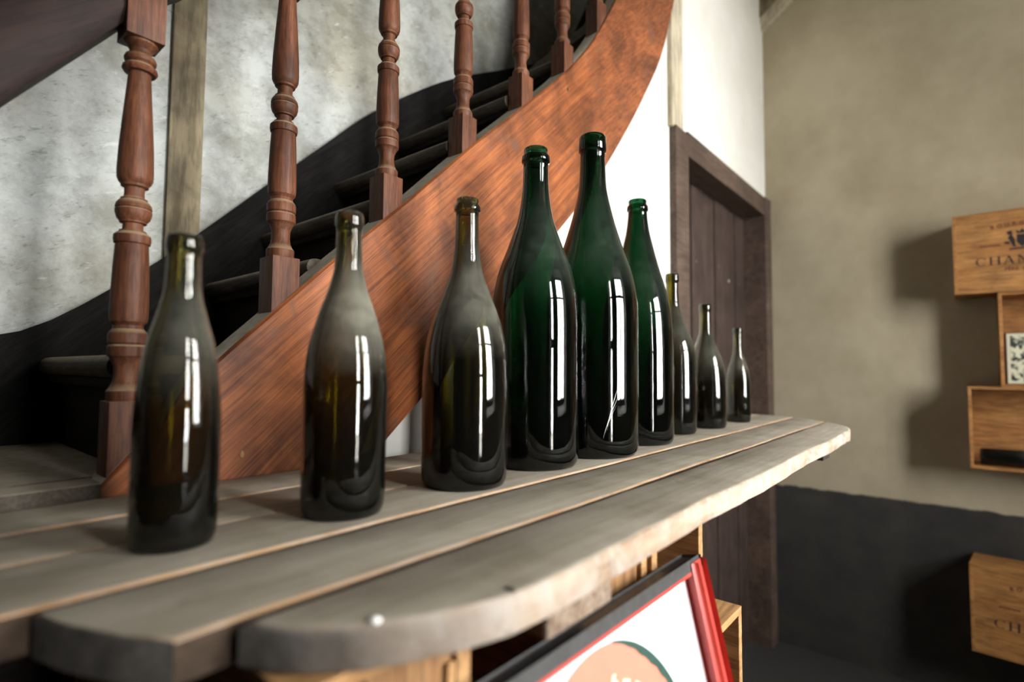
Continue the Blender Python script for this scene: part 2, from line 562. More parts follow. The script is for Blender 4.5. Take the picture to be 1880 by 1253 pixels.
# white wall under the stairs, its top hidden behind the string
def zc(x):
    return 0.5 * (zt(x) + zb(x)) if x < 1.5 else None
pts = [(0.2, YD, -0.12), (2.0, YD, -0.12), (2.0, YD, 3.4)]
for x in (1.93, 1.8, 1.65, 1.5, 1.35, 1.2, 1.0, 0.8, 0.6, 0.4, 0.2):
    # mean line of the string face measured in the wall's own plane
    zz = {1.93: 2.98, 1.8: 2.72, 1.65: 2.5}.get(x) or 0.5 * (zt(x) + zb(x))
    pts.append((x, YD, zz))
struct(link('wall_under_stairs', prism(bmesh.new(), pts, (0, 0.05, 0)), M['white']), 'bright white wall under the curved wooden stair string', 'wall')

# door wall with its opening
DX0, DX1, DZ = 2.125, 3.222, 2.382
bm = bmesh.new()
for a in ((2.0, DX0 - .02, -0.12, CEIL), (DX1 + .02, XR, -0.12, CEIL), (DX0 - .02, DX1 + .02, DZ + .02, CEIL)):
    box(bm, a[0], a[1], YD, YD + .2, a[2], a[3])
struct(link('wall_door', bm, M['white']), 'white wall around and above the brown plank door', 'wall')

# wall opposite with two deep window openings
bm = bmesh.new()
xs = [XL]
for (x0, x1, z0, z1) in WIN:
    box(bm, xs[-1], x0, WY - WT, WY, -0.12, CEIL)
    box(bm, x0, x1, WY - WT, WY, -0.12, z0)
    box(bm, x0, x1, WY - WT, WY, z1, CEIL)
    xs.append(x1)
box(bm, xs[-1], XR, WY - WT, WY, -0.12, CEIL)
struct(link('wall_front', bm, M['inner_plaster']), 'thick grey plaster wall with two deep window openings', 'wall')
for i, (x0, x1, z0, z1) in enumerate(WIN):
    w = empty('window_%d' % (i + 1), ((x0 + x1) / 2, WY - WT + .04, z0))
    struct(w, 'tall barred window with low sill opposite the stairs' if i == 0 else 'shorter barred window with high sill nearer the taupe wall', 'window')
    y0, y1 = WY - WT + .02, WY - WT + .06
    bm = bmesh.new()
    for a in ((x0, x0 + .05, z0, z1), (x1 - .05, x1, z0, z1), (x0 + .05, x1 - .05, z0, z0 + .05), (x0 + .05, x1 - .05, z1 - .05, z1)):
        box(bm, a[0], a[1], y0, y1, a[2], a[3])
    link('window_frame', bm, M['winframe'], w)
    xm = (x0 + x1) / 2
    bars = [1.68, 2.45] if i == 0 else [2.45]
    cuts = [z0 + .05] + bars + [z1 - .05]
    cols = ((x0 + .05, xm - .03), (xm + .03, x1 - .05)) if i else ((x0 + .05, x1 - .05),)
    if i: link('mullion', BX(xm - .03, xm + .03, y0, y1, z0 + .05, z1 - .05), M['winframe'], w)
    for zb_ in bars:
        for a, b in cols:
            link('glazing_bar', BX(a, b, y0, y1, zb_ - .035, zb_ + .035), M['winframe'], w)
    for a, b in cols:
        for k in range(len(cuts) - 1):
            za, zb_ = cuts[k] + (.035 if k else 0), cuts[k + 1] - (.035 if k < len(cuts) - 2 else 0)
            link('pane', BX(a, b, y0 + .016, y0 + .020, za, zb_), M['pane'], w)
struct(link('ground_outside', BX(-9, 9, -14, WY - WT - .05, -0.35, -0.25), M['outside']), 'pale gravel courtyard outside the windows', 'ground')

# timber post let into the plaster behind the balusters
struct(link('trim_1', BX(0.42, 0.492, YB - .012, YB, 1.3, CEIL, bev=.003), M['wallpost'], origin=(0.456, YB, 1.3)), 'greyed timber post set in the stained plaster wall', 'post')
struct(link('trim_2', BX(1.985, 2.093, YD - .022, YD + .06, 2.465, CEIL, bev=.004), M['beige'], origin=(2.04, YD, 2.465)), 'beige painted post rising from the corner of the door frame', 'post')
# sloping moulding on the taupe wall
td = Vector((0, -0.171, 0.125)).normalized()
tn = Vector((0, td.z, -td.y))
if tn.z < 0: tn = -tn
t3 = struct(empty('trim_3', (XR, YD, 3.51)), 'sloping moulded strip at the top of the taupe wall', 'moulding')
link('strip', obox(bmesh.new(), (XR, YD, 3.515), (-1, 0, 0), td, tn, 0, .03, -.03, .6, 0, .022, .004), M['beige'], t3)
link('strip', obox(bmesh.new(), (XR, YD, 3.515), (-1, 0, 0), td, tn, 0, .045, -.03, .55, .026, .05, .004), M['beige'], t3)
link('soffit_board', obox(bmesh.new(), (XR, YD, 3.515), (-1, 0, 0), td, tn, 0, .055, -.05, .5, .054, .15, .004), M['wallpost'], t3)

# ------------------------------------------------------------------ door
d = empty('door_1', ((DX0 + DX1) / 2, YD + .1, 0))
struct(d, 'dark brown plank door in a heavy brown frame under the white wall', 'door')
link('jamb', BX(2.0, DX0, YD - .03, YD + .16, 0, 2.47, bev=.004), M['doorframe'], d)
link('jamb', BX(DX1, XR - .002, YD - .03, YD + .16, 0, 2.49, bev=.004), M['doorframe'], d)
link('lintel', BX(DX0, DX1, YD - .028, YD + .16, DZ, 2.485, bev=.004), M['doorframe'], d)
nb = 7
bw = (DX1 - DX0 - .006) / nb
for i in range(nb):
    link('door_board', BX(DX0 + .003 + i * bw + .005, DX0 + .003 + (i + 1) * bw - .005, YD + .088 + .005 * (i % 2), YD + .125, .01, DZ - .004, bev=.004), M['doorleaf'], d)
link('back_board', BX(DX0 + .001, DX1 - .001, YD + .126, YD + .15, .006, DZ - .002), M['doorleaf'], d)
for (x, z) in ((2.36, 2.02), (2.50, 2.02), (2.80, 2.04), (2.96, 1.985), (3.12, 1.99)):
    bm = bmesh.new()
    bmesh.ops.create_uvsphere(bm, u_segments=10, v_segments=6, radius=.009)
    for v in bm.verts: v.co = Vector((v.co.x + x, v.co.y * .4 + YD + .091, v.co.z + z))
    link('nail_head', bm, M['nail'], d, smooth=True)

# ------------------------------------------------------------------ staircase
st = empty('staircase', (0.3, 1.1, 0))
tag(st, 'curving old wooden staircase with turned red-brown balusters behind the bottles', 'staircase')

# outer string: curved board, dusty on top
N = 90
S0, S1, TH = 0.17, 1.98, 0.06
bm = bmesh.new()
rows = []
for i in range(N + 1):
    s = S0 + (S1 - S0) * i / N
    p, _ = plan(s, 0)
    q, _ = plan(s, TH)
    a, b = zt(s), zb(s)
    p1, _ = plan(s, .005)
    rows.append([bm.verts.new((p.x, p.y, b)), bm.verts.new((p.x, p.y, b + (a - b) * .5)), bm.verts.new((p.x, p.y, a - .006)), bm.verts.new((p1.x, p1.y, a)),
                 bm.verts.new((q.x, q.y, a + .0)), bm.verts.new((q.x, q.y, b))])
for i in range(N):
    A, B = rows[i], rows[i + 1]
    for k in range(6):
        k2 = (k + 1) % 6
        fc = bm.faces.new((A[k], B[k], B[k2], A[k2]))
        fc.material_index = 1 if k == 3 else 0
bm.faces.new(rows[0]); bm.faces.new(list(reversed(rows[-1])))
autosmooth(link('outer_string', bm, [M['string'], M['stringdust']], st), 40)

# knot and nail marks on the string face
for (s, z) in ((1.247, 2.300), (0.372, 1.368)):
    p, _ = plan(s)
    bm = bmesh.new()
    bmesh.ops.create_uvsphere(bm, u_segments=10, v_segments=6, radius=.0045)
    for v in bm.verts: v.co = Vector((v.co.x * .8 + p.x, v.co.y * .3 + p.y, v.co.z * 1.4 + z))
    link('knot', bm, M['darkbatten'] if s > 1 else M['pine'], st, smooth=True)

# treads and risers
treads = [(-0.42, 1.352), (0.21, 1.517), (0.50, 1.700), (0.628, 1.843), (0.832, 2.032), (1.038, 2.222), (1.246, 2.413)]
Y0, Y1 = YS + TH - .004, YB - .030
r_ = 0.0165
def tread_mesh(x0, x1, z):
    bm = bmesh.new()
    prof = [(x1, z), (x0 + r_, z)]
    for k in range(1, 8):
        a = PI / 2 + PI * k / 8
        prof.append((x0 + r_ + r_ * math.cos(a), z - r_ + r_ * math.sin(a)))
    prof += [(x0 + r_, z - 2 * r_), (x1, z - 2 * r_)]
    prism(bm, [(x, Y0, zz) for x, zz in prof], (0, Y1 - Y0, 0))
    return bm
for i, (x, z) in enumerate(treads):
    nx = treads[i + 1][0] if i + 1 < len(treads) else 1.42
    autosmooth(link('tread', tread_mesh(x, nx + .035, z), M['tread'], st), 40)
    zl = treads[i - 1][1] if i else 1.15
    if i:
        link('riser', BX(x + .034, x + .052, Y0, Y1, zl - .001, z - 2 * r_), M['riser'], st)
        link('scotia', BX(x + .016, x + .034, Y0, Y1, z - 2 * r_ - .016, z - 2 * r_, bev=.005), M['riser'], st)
# winders turning towards the room
W_N = [((1.42, .90), (1.56, 1.37)), ((1.53, .87), (1.88, 1.37)), ((1.62, .84), (2.03, 1.26)), ((1.69, .82), (2.03, 1.06)), ((1.75, .80), (2.03, .90)), ((1.80, .77), (2.03, .76))]
for i in range(len(W_N) - 1):
    z = 2.603 + .19 * i
    (a, b), (c, e) = W_N[i], W_N[i + 1]
    bm = bmesh.new()
    pts = [(a[0], a[1], z), (c[0], c[1], z), (e[0], e[1], z), (b[0], b[1], z)]
    if i == 1:
        pts.insert(3, (2.03, 1.37, z))
    prism(bm, pts, (0, 0, -.033))
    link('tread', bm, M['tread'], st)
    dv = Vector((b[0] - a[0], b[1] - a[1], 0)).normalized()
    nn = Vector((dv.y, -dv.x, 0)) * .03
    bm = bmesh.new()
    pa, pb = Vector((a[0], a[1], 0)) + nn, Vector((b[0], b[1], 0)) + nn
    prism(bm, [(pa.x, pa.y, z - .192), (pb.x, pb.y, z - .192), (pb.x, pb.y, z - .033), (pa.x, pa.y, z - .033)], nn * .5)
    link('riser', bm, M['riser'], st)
link('landing_panel', BX(-1.2, 0.155, YS + .01, YS + .03, 0, 1.318), M['riser'], st)
link('landing_tread', BX(-1.4, 0.198, YS - .004, Y0 - .002, 1.319, 1.3515, bev=.003), M['tread'], st)
link('landing_tread', BX(-1.4, -0.424, Y0, Y1, 1.319, 1.352, bev=.004), M['tread'], st)

# wall string on the back wall and on the end wall
ws = pchip([-1.2, 0.154, 0.354, 0.49, 0.654, 0.806, 0.948, 1.115, 1.285, 1.579, 2.03], [1.42, 1.557, 1.689, 1.816, 1.982, 2.133, 2.274, 2.409, 2.528, 2.694, 2.95])
bm = bmesh.new()
xsn = [-1.2 + (2.03 + 1.2) * k / 70 for k in range(71)]
prism(bm, [(x, YB - .030, ws(x)) for x in xsn] + [(x, YB - .030, ws(x) - .6) for x in reversed(xsn)], (0, .029, 0))
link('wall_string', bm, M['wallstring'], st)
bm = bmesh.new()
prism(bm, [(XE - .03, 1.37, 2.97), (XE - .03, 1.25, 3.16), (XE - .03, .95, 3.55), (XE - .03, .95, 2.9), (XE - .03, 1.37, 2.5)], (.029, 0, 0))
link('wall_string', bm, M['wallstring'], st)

# handrail
bm = bmesh.new()
sect = [(.022, 0), (.064, 0), (.072, .02), (.072, .12), (.060, .16), (.042, .172), (.024, .16), (.014, .12), (.014, .02)]
def zr(s):
    if s < .25:
        return 1.968 + 1.345 * (s - .2)
    return zt(s) + .61 + .02 * max(0, min(1, (.45 - s) / .2)) * 0
ss = [-.30 + 2.25 * k / 70 for k in range(71)]
rr = []
for s in ss:
    z = zr(s)
    rr.append([bm.verts.new((plan(s, o)[0].x, plan(s, o)[0].y, z + h)) for o, h in sect])
for i in range(len(rr) - 1):
    for k in range(len(sect)):
        k2 = (k + 1) % len(sect)
        bm.faces.new((rr[i][k], rr[i + 1][k], rr[i + 1][k2], rr[i][k2]))
bm.faces.new(rr[0]); bm.faces.new(list(reversed(rr[-1])))
autosmooth(link('handrail', bm, M['rail'], st), 40)

# balusters: one turned profile, square blocks at both ends; z counted from the ball's middle
BP = [(.0200, -.262), (.0222, -.258), (.0222, -.247), (.0190, -.243), (.0158, -.236), (.0145, -.226), (.0150, -.214), (.0185, -.205), (.0212, -.201),
      (.0226, -.200), (.0230, -.198), (.0230, -.187), (.0222, -.186), (.0205, -.1845), (.0222, -.183), (.0230, -.182), (.0230, -.171), (.0215, -.167), (.0180, -.163), (.0172, -.158),
      (.0185, -.156), (.0215, -.153), (.0226, -.145), (.0224, -.120), (.0212, -.080), (.0196, -.048), (.0190, -.046), (.0212, -.045), (.0222, -.040), (.0218, -.034), (.0180, -.030), (.0160, -.029), (.0160, -.027), (.0126, -.026),
      (.0120, -.022), (.0122, -.017), (.0160, -.016), (.0162, -.014), (.0196, -.010), (.0216, -.003), (.0218, .0015), (.0206, .0028), (.0206, .0036), (.0218, .0045), (.0208, .010), (.0178, .0145), (.0160, .0155), (.0158, .018), (.0124, .020),
      (.0118, .026), (.0122, .033), (.0162, .035), (.0166, .038), (.0192, .041), (.0212, .046), (.0217, .056), (.0208, .085), (.0180, .130), (.0152, .170), (.0136, .196), (.0140, .1965),
      (.0190, .1972), (.0214, .2010), (.0205, .2050), (.0160, .2090), (.0160, .2100), (.0188, .2130), (.0196, .2165), (.0180, .2205), (.0142, .2225), (.0132, .226), (.0136, .230), (.0165, .234), (.0200, .2375), (.0205, .2410)]
BS = [0.227, 0.437, 0.650, 0.861, 1.072, 1.262, 1.432, 1.585]
bproto = None
for i, s in enumerate(BS):
    p, tg = plan(s, .030)
    zmid = zt(s) + {0: .330}.get(i, .332)
    if bproto is None:
        bm = bmesh.new()
        h = .0232
        box(bm, p.x - h, p.x + h, p.y - h, p.y + h, zmid - .43, zmid - .2605, bev=.0012)
        box(bm, p.x - h, p.x + h, p.y - h, p.y + h, zmid + .2405, zmid + .36, bev=.0012)
        lathe(bm, BP, p.x, p.y, zmid, 32)
        bproto = link('baluster', bm, M['baluster'], st, origin=(p.x, p.y, zmid))
        autosmooth(bproto, 30)
    else:
        o = bproto.copy()
        COL.objects.link(o)
        o.parent = st
        o.location = Vector((p.x, p.y, zmid)) - Vector(st.location)
        o.rotation_euler = (0, 0, math.atan2(tg.y, tg.x))

# ------------------------------------------------------------------ plank table
TZ, TT = 1.335, 0.030
tb = empty('plank_table', (1.1, 0.55, TZ - TT))
tag(tb, 'long grey dusty plank table with rounded worn ends carrying the bottles', 'table')
edges = [(0.260, 0.3665), (0.3755, 0.4845), (0.4930, 0.6085), (0.6145, 0.7220), (0.7270, 0.8380)]
xr_ = pchip([0.20, 0.262, 0.275, 0.31, 0.40, 0.54, 0.70, 0.84], [1.70, 1.80, 1.90, 1.985, 2.10, 2.20, 2.23, 2.20])
def xl_(i, y):
    if i == 0: return float(np.interp(y, [.26, .275, .30, .335, .3705], [.31, .262, .215, .178, .160]))
    if i == 1: return float(np.interp(y, [.3755, .40, .45, .4885], [.128, .110, .088, .078]))
    return [0, 0, .058, .03, .0][i] - .15 * (y - .49)
for i, (a, b) in enumerate(edges):
    bm = bmesh.new()
    rnd = random.Random(20 + i)
    pts = []
    ne = 9
    for k in range(ne):
        y = a + (b - a) * k / (ne - 1)
        yy = min(max(y, a), b)
        pts.append((xr_(yy), yy))
    xr_b, xl_b = xr_(b), xl_(i, b)
    for k in range(1, 26):
        t = k / 26
        pts.append((xr_b + (xl_b - xr_b) * t, b + rnd.uniform(-.0012, .0012)))
    for k in range(ne):
        y = b + (a - b) * k / (ne - 1)
        pts.append((xl_(i, y), y))
    xr_a, xl_a = xr_(a), xl_(i, a)
    wob = .0022 if i == 0 else .0012
    ph = rnd.uniform(0, 6)
    for k in range(1, 40):
        t = k / 40
        pts.append((xl_a + (xr_a - xl_a) * t, a + wob * math.sin(t * 17 + ph) + rnd.uniform(-wob, wob) * .6))
    dz = [0.0, -.0008, .0004, -.0006, .0][i]
    prism(bm, [(x, y, TZ - TT) for x, y in pts], (0, 0, TT + dz))
    bm.normal_update()
    te = [e for e in bm.edges if all(v.co.z > TZ - .005 for v in e.verts) and len(e.link_faces) == 2 and abs(e.link_faces[0].normal.z - e.link_faces[1].normal.z) > .5]
    be = [e for e in bm.edges if all(v.co.z < TZ - .02 for v in e.verts) and len(e.link_faces) == 2 and abs(e.link_faces[0].normal.z - e.link_faces[1].normal.z) > .5]
    bmesh.ops.bevel(bm, geom=te, offset=.007 if i == 0 else .003, segments=3, affect='EDGES', profile=.5)
    if i == 0:
        bmesh.ops.bevel(bm, geom=[e for e in be if e.is_valid], offset=.003, segments=2, affect='EDGES', profile=.5)
    bmesh.ops.recalc_face_normals(bm, faces=bm.faces)
    for fc in bm.faces:
        fc.material_index = 0 if fc.normal.z > .75 else (2 if i and abs(fc.normal.z) < .2 and abs(fc.normal.x) < .3 else 1)
    autosmooth(link('plank', bm, [M['planktop'], M['plankfront'] if i == 0 else M['plankside'], M['jointgrime']], tb), 50)
link('batten', BX(0.375, 0.482, 0.275, 0.83, TZ - TT - .032, TZ - TT, bev=.003), M['batten'], tb)
link('batten', BX(1.60, 1.68, 0.292, YD - .001, TZ - TT - .035, TZ - TT, bev=.003), M['darkbatten'], tb)
bm = bmesh.new()
bmesh.ops.create_uvsphere(bm, u_segments=12, v_segments=8, radius=.0042)
for v in bm.verts: v.co = Vector((v.co.x + .2215, v.co.y + .302, v.co.z * .5 + TZ + .0002))
link('white_speck', bm, M['plain_white'], tb, smooth=True)  # small flattened white spot on the front plank
bm = bmesh.new()
bmesh.ops.create_uvsphere(bm, u_segments=12, v_segments=8, radius=.006)
for v in bm.verts: v.co = Vector((v.co.x * .7 + .318, v.co.y * .9 + .2685, v.co.z * .45 + TZ - .0012))
link('knot', bm, M['darkbatten'], tb, smooth=True)

# ------------------------------------------------------------------ bottles on the table
GREEN = dict(col=(0.0012, 0.042, 0.012))
OLIVE = dict(col=(0.085, 0.070, 0.004))
BOT = [
    # x, y, height, radius, shoulder (z/H, r/R), lip style, glass, dust, label
    (0.190, 0.571, 0.290, 0.0360, [(0, 1), (.38, 1), (.466, .965), (.563, .89), (.612, .83), (.66, .75), (.709, .64), (.757, .54), (.80, .46), (.854, .42), (.94, .405), (1, .40)], 'band', 'olive', .30,
     'small dark olive bottle nearest the camera, leftmost of the row'),
    (0.357, 0.552, 0.347, 0.0466, [(0, 1), (.40, 1), (.475, .97), (.525, .93), (.575, .85), (.625, .75), (.675, .635), (.725, .50), (.775, .40), (.82, .34), (.94, .315), (1, .31)], 'band', 'olive', .80,
     'olive wine bottle with heavily dusted shoulders, second from the left'),
    (0.560, 0.560, 0.416, 0.0619, [(0, 1), (.34, 1), (.455, .955), (.54, .85), (.605, .71), (.668, .545), (.753, .355), (.845, .285), (.95, .272), (1, .27)], 'ring', 'olive', .42,
     'dusty olive bottle with a broad body, third from the left'),
    (0.757, 0.585, 0.562, 0.0771, [(0, 1), (.40, 1), (.495, .98), (.553, .924), (.592, .862), (.69, .607), (.786, .386), (.883, .30), (.96, .285), (1, .28)], 'ring', 'green', .16,
     'large dark green bottle just left of the tallest one'),
    (0.940, 0.579, 0.646, 0.0905, [(0, 1), (.38, 1), (.44, .995), (.497, .96), (.555, .875), (.652, .635), (.749, .434), (.845, .303), (.96, .275), (1, .27)], 'band', 'green', .16,
     'tallest green bottle, in the middle of the row, with scratched body'),
    (1.155, 0.588, 0.567, 0.0799, [(0, 1), (.36, 1), (.43, .985), (.52, .945), (.61, .82), (.70, .63), (.792, .46), (.882, .32), (.946, .27), (1, .25)], 'ring', 'green', .12,
     'bright green bottle with a thin neck just right of the tallest one'),
    (1.392, 0.607, 0.427, 0.0608, [(0, 1), (.38, 1), (.47, .98), (.537, .91), (.605, .77), (.673, .58), (.741, .42), (.81, .29), (.95, .265), (1, .26)], 'band', 'olive', .22,
     'slim dark bottle third from the right, half hidden by the bright green one'),
    (1.596, 0.594, 0.363, 0.0567, [(0, 1), (.30, 1), (.385, .98), (.47, .92), (.56, .79), (.65, .57), (.72, .40), (.774, .30), (.95, .275), (1, .27)], 'band', 'olive', .25,
     'small olive bottle second from the right end of the row'),
    (1.843, 0.580, 0.308, 0.0379, [(0, 1), (.40, 1), (.47, .97), (.53, .90), (.60, .74), (.66, .57), (.72, .44), (.80, .385), (.95, .375), (1, .37)], 'band', 'olive', .25,
     'smallest and farthest dark bottle at the right end of the row'),
]

def bottle_profile(H, R, sh, lip, wall=.0042):
    fR = pchip([a for a, _ in sh], [b for _, b in sh])
    outer = []
    outer += [(0, .42 * R), (.25 * R, .36 * R), (.48 * R, .19 * R), (.66 * R, .05 * R), (.78 * R, .004), (.86 * R, 0), (.93 * R, .0015), (.985 * R, .010), (R, .022)]
    zl0 = H * .945 if lip == 'band' else H * .952
    n = 46
    z_ = .022
    for k in range(1, n + 1):
        z = .022 + (zl0 - .022) * k / n
        outer.append((R * fR(z / H), z))
    rn = R * fR(zl0 / H)
    if lip == 'band':
        outer += [(rn * 1.09, zl0 + .0015), (rn * 1.13, zl0 + .004), (rn * 1.10, H - .006), (rn * 1.04, H - .0015), (rn * .96, H)]
    else:
        zm = H * .978
        outer += [(rn * 1.13, zl0 + .001), (rn * 1.16, zl0 + .003), (rn * 1.14, zm - .003), (rn * 1.02, zm), (rn * .97, zm + .0015), (rn * .98, H - .003), (rn * .94, H - .0008), (rn * .88, H)]
    rin = rn - max(.0032, rn * .19)
    def wl(z):
        # glass is thickest low in the body and thins over the shoulder
        return (.0034 + .04 * R) * (1 + .75 * max(0, 1 - z / (.55 * H))) - .0012
    inner = [(rin * 1.03, H - .001), (rin, H - .006), (rin, zl0)]
    for k in range(n - 1, 0, -1):
        z = .026 + (zl0 - .026) * k / n
        inner.append((max(R * fR(z / H) - wl(z), rin * .98), z))
    inner += [(R - wl(.024), .024), ((R - wl(.013)) * .95, .013), (.86 * R, .0085), (.74 * R, .011), (.60 * R, .10 * R + .008), (.44 * R, .24 * R + .008), (.24 * R, .40 * R + .008), (0, .45 * R + .009)]
    return outer + inner

DUSTB = {'olive': (0.35, 0.335, 0.265), 'green': (0.20, 0.26, 0.20)}
for i, (x, y, H, R, sh, lip, gk, du, lab) in enumerate(BOT):
    col = GREEN['col'] if gk == 'green' else OLIVE['col']
    zsh = [a for a, b in sh if b < .99][0] * H
    zn = [a for a, b in sh if b < .45][0] * H
    mt = m_glass('%s_bottle_glass' % gk, col, DUSTB[gk], .003 if gk == 'green' else .006, du, zsh - .03 * H, min(zn + .14 * H, H))
    o = link('wine_bottle', lathe(bmesh.new(), bottle_profile(H, R, sh, lip), x, y, TZ + .0006, 72), mt, origin=(x, y, TZ + .0006), smooth=True)
    tag(o, lab, 'bottle', 'bottles lined up on the plank table')
    if i == 4:
        bm = bmesh.new()
        ang0 = math.atan2(-y, -x)
        for (dA, a0, b0, a1, b1) in ((0, .30, .055, .62, .150), (.03, .26, .050, .60, .125), (.05, .22, .040, .50, .100)):
            prev = None
            for k in range(13):
                t = k / 12
                an = ang0 + a0 + (a1 - a0) * t ** 1.4
                z = TZ + b0 + (b1 - b0) * t
                w_ = .00045 * (1 - abs(2 * t - 1)) + .0001
                c = Vector((x + (R + .0002) * math.cos(an), y + (R + .0002) * math.sin(an), z))
                tn_ = Vector((-math.sin(an), math.cos(an), 0))
                nn = Vector((math.cos(an), math.sin(an), 0)) * .0003
                cur = [bm.verts.new(c - tn_ * w_), bm.verts.new(c + nn), bm.verts.new(c + tn_ * w_)]
                if prev:
                    bm.faces.new((prev[0], prev[1], cur[1], cur[0])); bm.faces.new((prev[1], prev[2], cur[2], cur[1]))
                prev = cur
        link('scratch_mark', bm, M['plain_white'], o, origin=(x, y, TZ + .0006))

# ------------------------------------------------------------------ wine crates
def crate(name, x0, x1, y0, y1, z0, z1, open_side, label, group=None, mt=None, th=.012, rotz=0.0, lid=False):
    """wooden wine crate; open_side '-Y', '-X' or None (then the front board closes it)"""
    e = empty(name, ((x0 + x1) / 2, (y0 + y1) / 2, z0))
    mt = mt or M['pine']
    mz = M['pinez'] if mt is M['pine'] else mt
    b = .0012
    link('bottom_board', BX(x0, x1, y0, y1, z0, z0 + th, bev=b), mt, e)
    link('top_board', BX(x0, x1, y0, y1, z1 - th, z1, bev=b), mt, e)
    if open_side == '-Y':
        link('end_board', BX(x0, x0 + th * 1.25, y0, y1, z0 + th, z1 - th, bev=b), mz, e)
        link('end_board', BX(x1 - th * 1.25, x1, y0, y1, z0 + th, z1 - th, bev=b), mz, e)
        link('back_board', BX(x0 + th * 1.25, x1 - th * 1.25, y1 - .008, y1, z0 + th, z1 - th), mt, e)
    else:
        link('end_board', BX(x0, x1, y0, y0 + th, z0 + th, z1 - th, bev=b), mz, e)
        link('end_board', BX(x0, x1, y1 - th, y1, z0 + th, z1 - th, bev=b), mz, e)
        link('back_board', BX(x1 - .008, x1, y0 + th, y1 - th, z0 + th, z1 - th), mt, e)
        if open_side is None:
            link('front_board', BX(x0 + .002, x0 + .010, y0 + th, y1 - th, z0 + th, z1 - th), mt, e)
    if rotz:
        e.rotation_euler = (0, 0, rotz)
    tag(e, label, 'crate', group)
    return e

CF = 0.312
zt_ = TZ - TT
GU = 'wine crates stacked under the plank table'
cr1 = crate('wine_crate', 0.17, 0.322, CF, .80, 1.108, zt_ - .001, '-Y', 'open pine crate with upright grain under the left part of the table, top row', GU)
cr2 = crate('wine_crate', 0.395 + .09, 0.642, CF + .004, .80, 1.108, zt_ - .001, '-Y', 'open pine crate in the middle of the top row behind the red framed sign', GU)
cr3 = crate('wine_crate', 0.648, 0.818, CF, .80, 1.108, zt_ - .001, '-Y', 'tall narrow open pine crate at the right of the top row under the table', GU)
cr4 = crate('wine_crate', 0.49, 0.962, CF - .01, .78, .83, 1.107, '-Y', 'low wide crate jutting out to the right below the top row', GU)
cr5 = crate('wine_crate', 0.17, 0.486, CF - .01, .78, .83, 1.107, '-Y', 'wide crate below the left crate of the top row', GU)
for (a, b, c, dd, z0, z1, lab) in ((0.49, .955, CF - .02, .78, .552, .829, 'wide crate second below the right end of the top row'), (0.16, .485, CF - .02, .78, .552, .829, 'wide crate second below the left end of the top row'),
                                   (.47, .95, .05, .72, .276, .551, 'deep crate carrying the right part of the stack and the sign'), (.14, .465, .05, .72, .276, .551, 'deep crate carrying the left part of the stack and the sign'),
                                   (.47, .95, .05, .72, .001, .275, 'deep crate standing on the floor under the right part of the stack'), (.14, .465, .05, .72, .001, .275, 'deep crate standing on the floor under the left part of the stack')):
    crate('wine_crate', a, b, c, dd, z0, z1, '-Y', lab, GU)
link('front_board', BX(.228, .3065, CF + .006, CF + .016, 1.121, 1.292), M['pineup'], cr1)
link('front_board', BX(.5005, .6265, CF + .010, CF + .020, 1.121, 1.292), M['pineup'], cr2)
# small dovetail cleats on the left top crate's end board
link('cleat', BX(.298, .3065, CF + .001, CF + .0055, 1.13, 1.272, bev=.001), M['pinez'], cr1)

# dark bottles kept in the crates
def simple_bottle(name, loc, H, R, rot, label, group, mt):
    sh = BOT[1][4]
    bm = lathe(bmesh.new(), bottle_profile(H, R, sh, 'band'), 0, 0, 0, 40)
    o = link(name, bm, mt, origin=(0, 0, 0), smooth=True)
    o.location = loc
    o.rotation_euler = rot
    tag(o, label, 'bottle', group)
    return o
dk = m_glass('black_green_bottle_glass', (0.002, 0.004, 0.002), (0.2, 0.2, 0.17), .02, .2, .1, .3)
simple_bottle('wine_bottle', (.700, CF + .055 + .30, 1.1205 + .0385), .30, .038, (PI / 2, 0, 0), 'dark bottle lying neck outwards in the narrow crate under the table', 'bottles stored in the crates', dk)
simple_bottle('wine_bottle', (.245, CF + .055 + .30, 1.1205 + .0385), .30, .038, (PI / 2, 0, 0), 'dark bottle lying neck outwards in the left crate under the table', 'bottles stored in the crates', dk)

# ------------------------------------------------------------------ lettering
def text_mesh(txt, size, xs=1.0, bold=0.0):
    cu = bpy.data.curves.new('t', 'FONT')
    cu.body = txt
    cu.size = size
    cu.offset = bold
    cu.align_x = 'CENTER'
    cu.resolution_u = 4
    ob = bpy.data.objects.new('t', cu)
    COL.objects.link(ob)
    dg = bpy.context.evaluated_depsgraph_get()
    dg.update()
    me = bpy.data.meshes.new_from_object(ob.evaluated_get(dg))
    COL.objects.unlink(ob)
    bpy.data.objects.remove(ob)
    bm = bmesh.new()
    bm.from_mesh(me)
    bpy.data.meshes.remove(me)
    for v in bm.verts:
        v.co.x *= xs
    return bm

def quad(bm, pts):
    bm.faces.new([bm.verts.new((p[0], p[1], 0)) for p in pts])

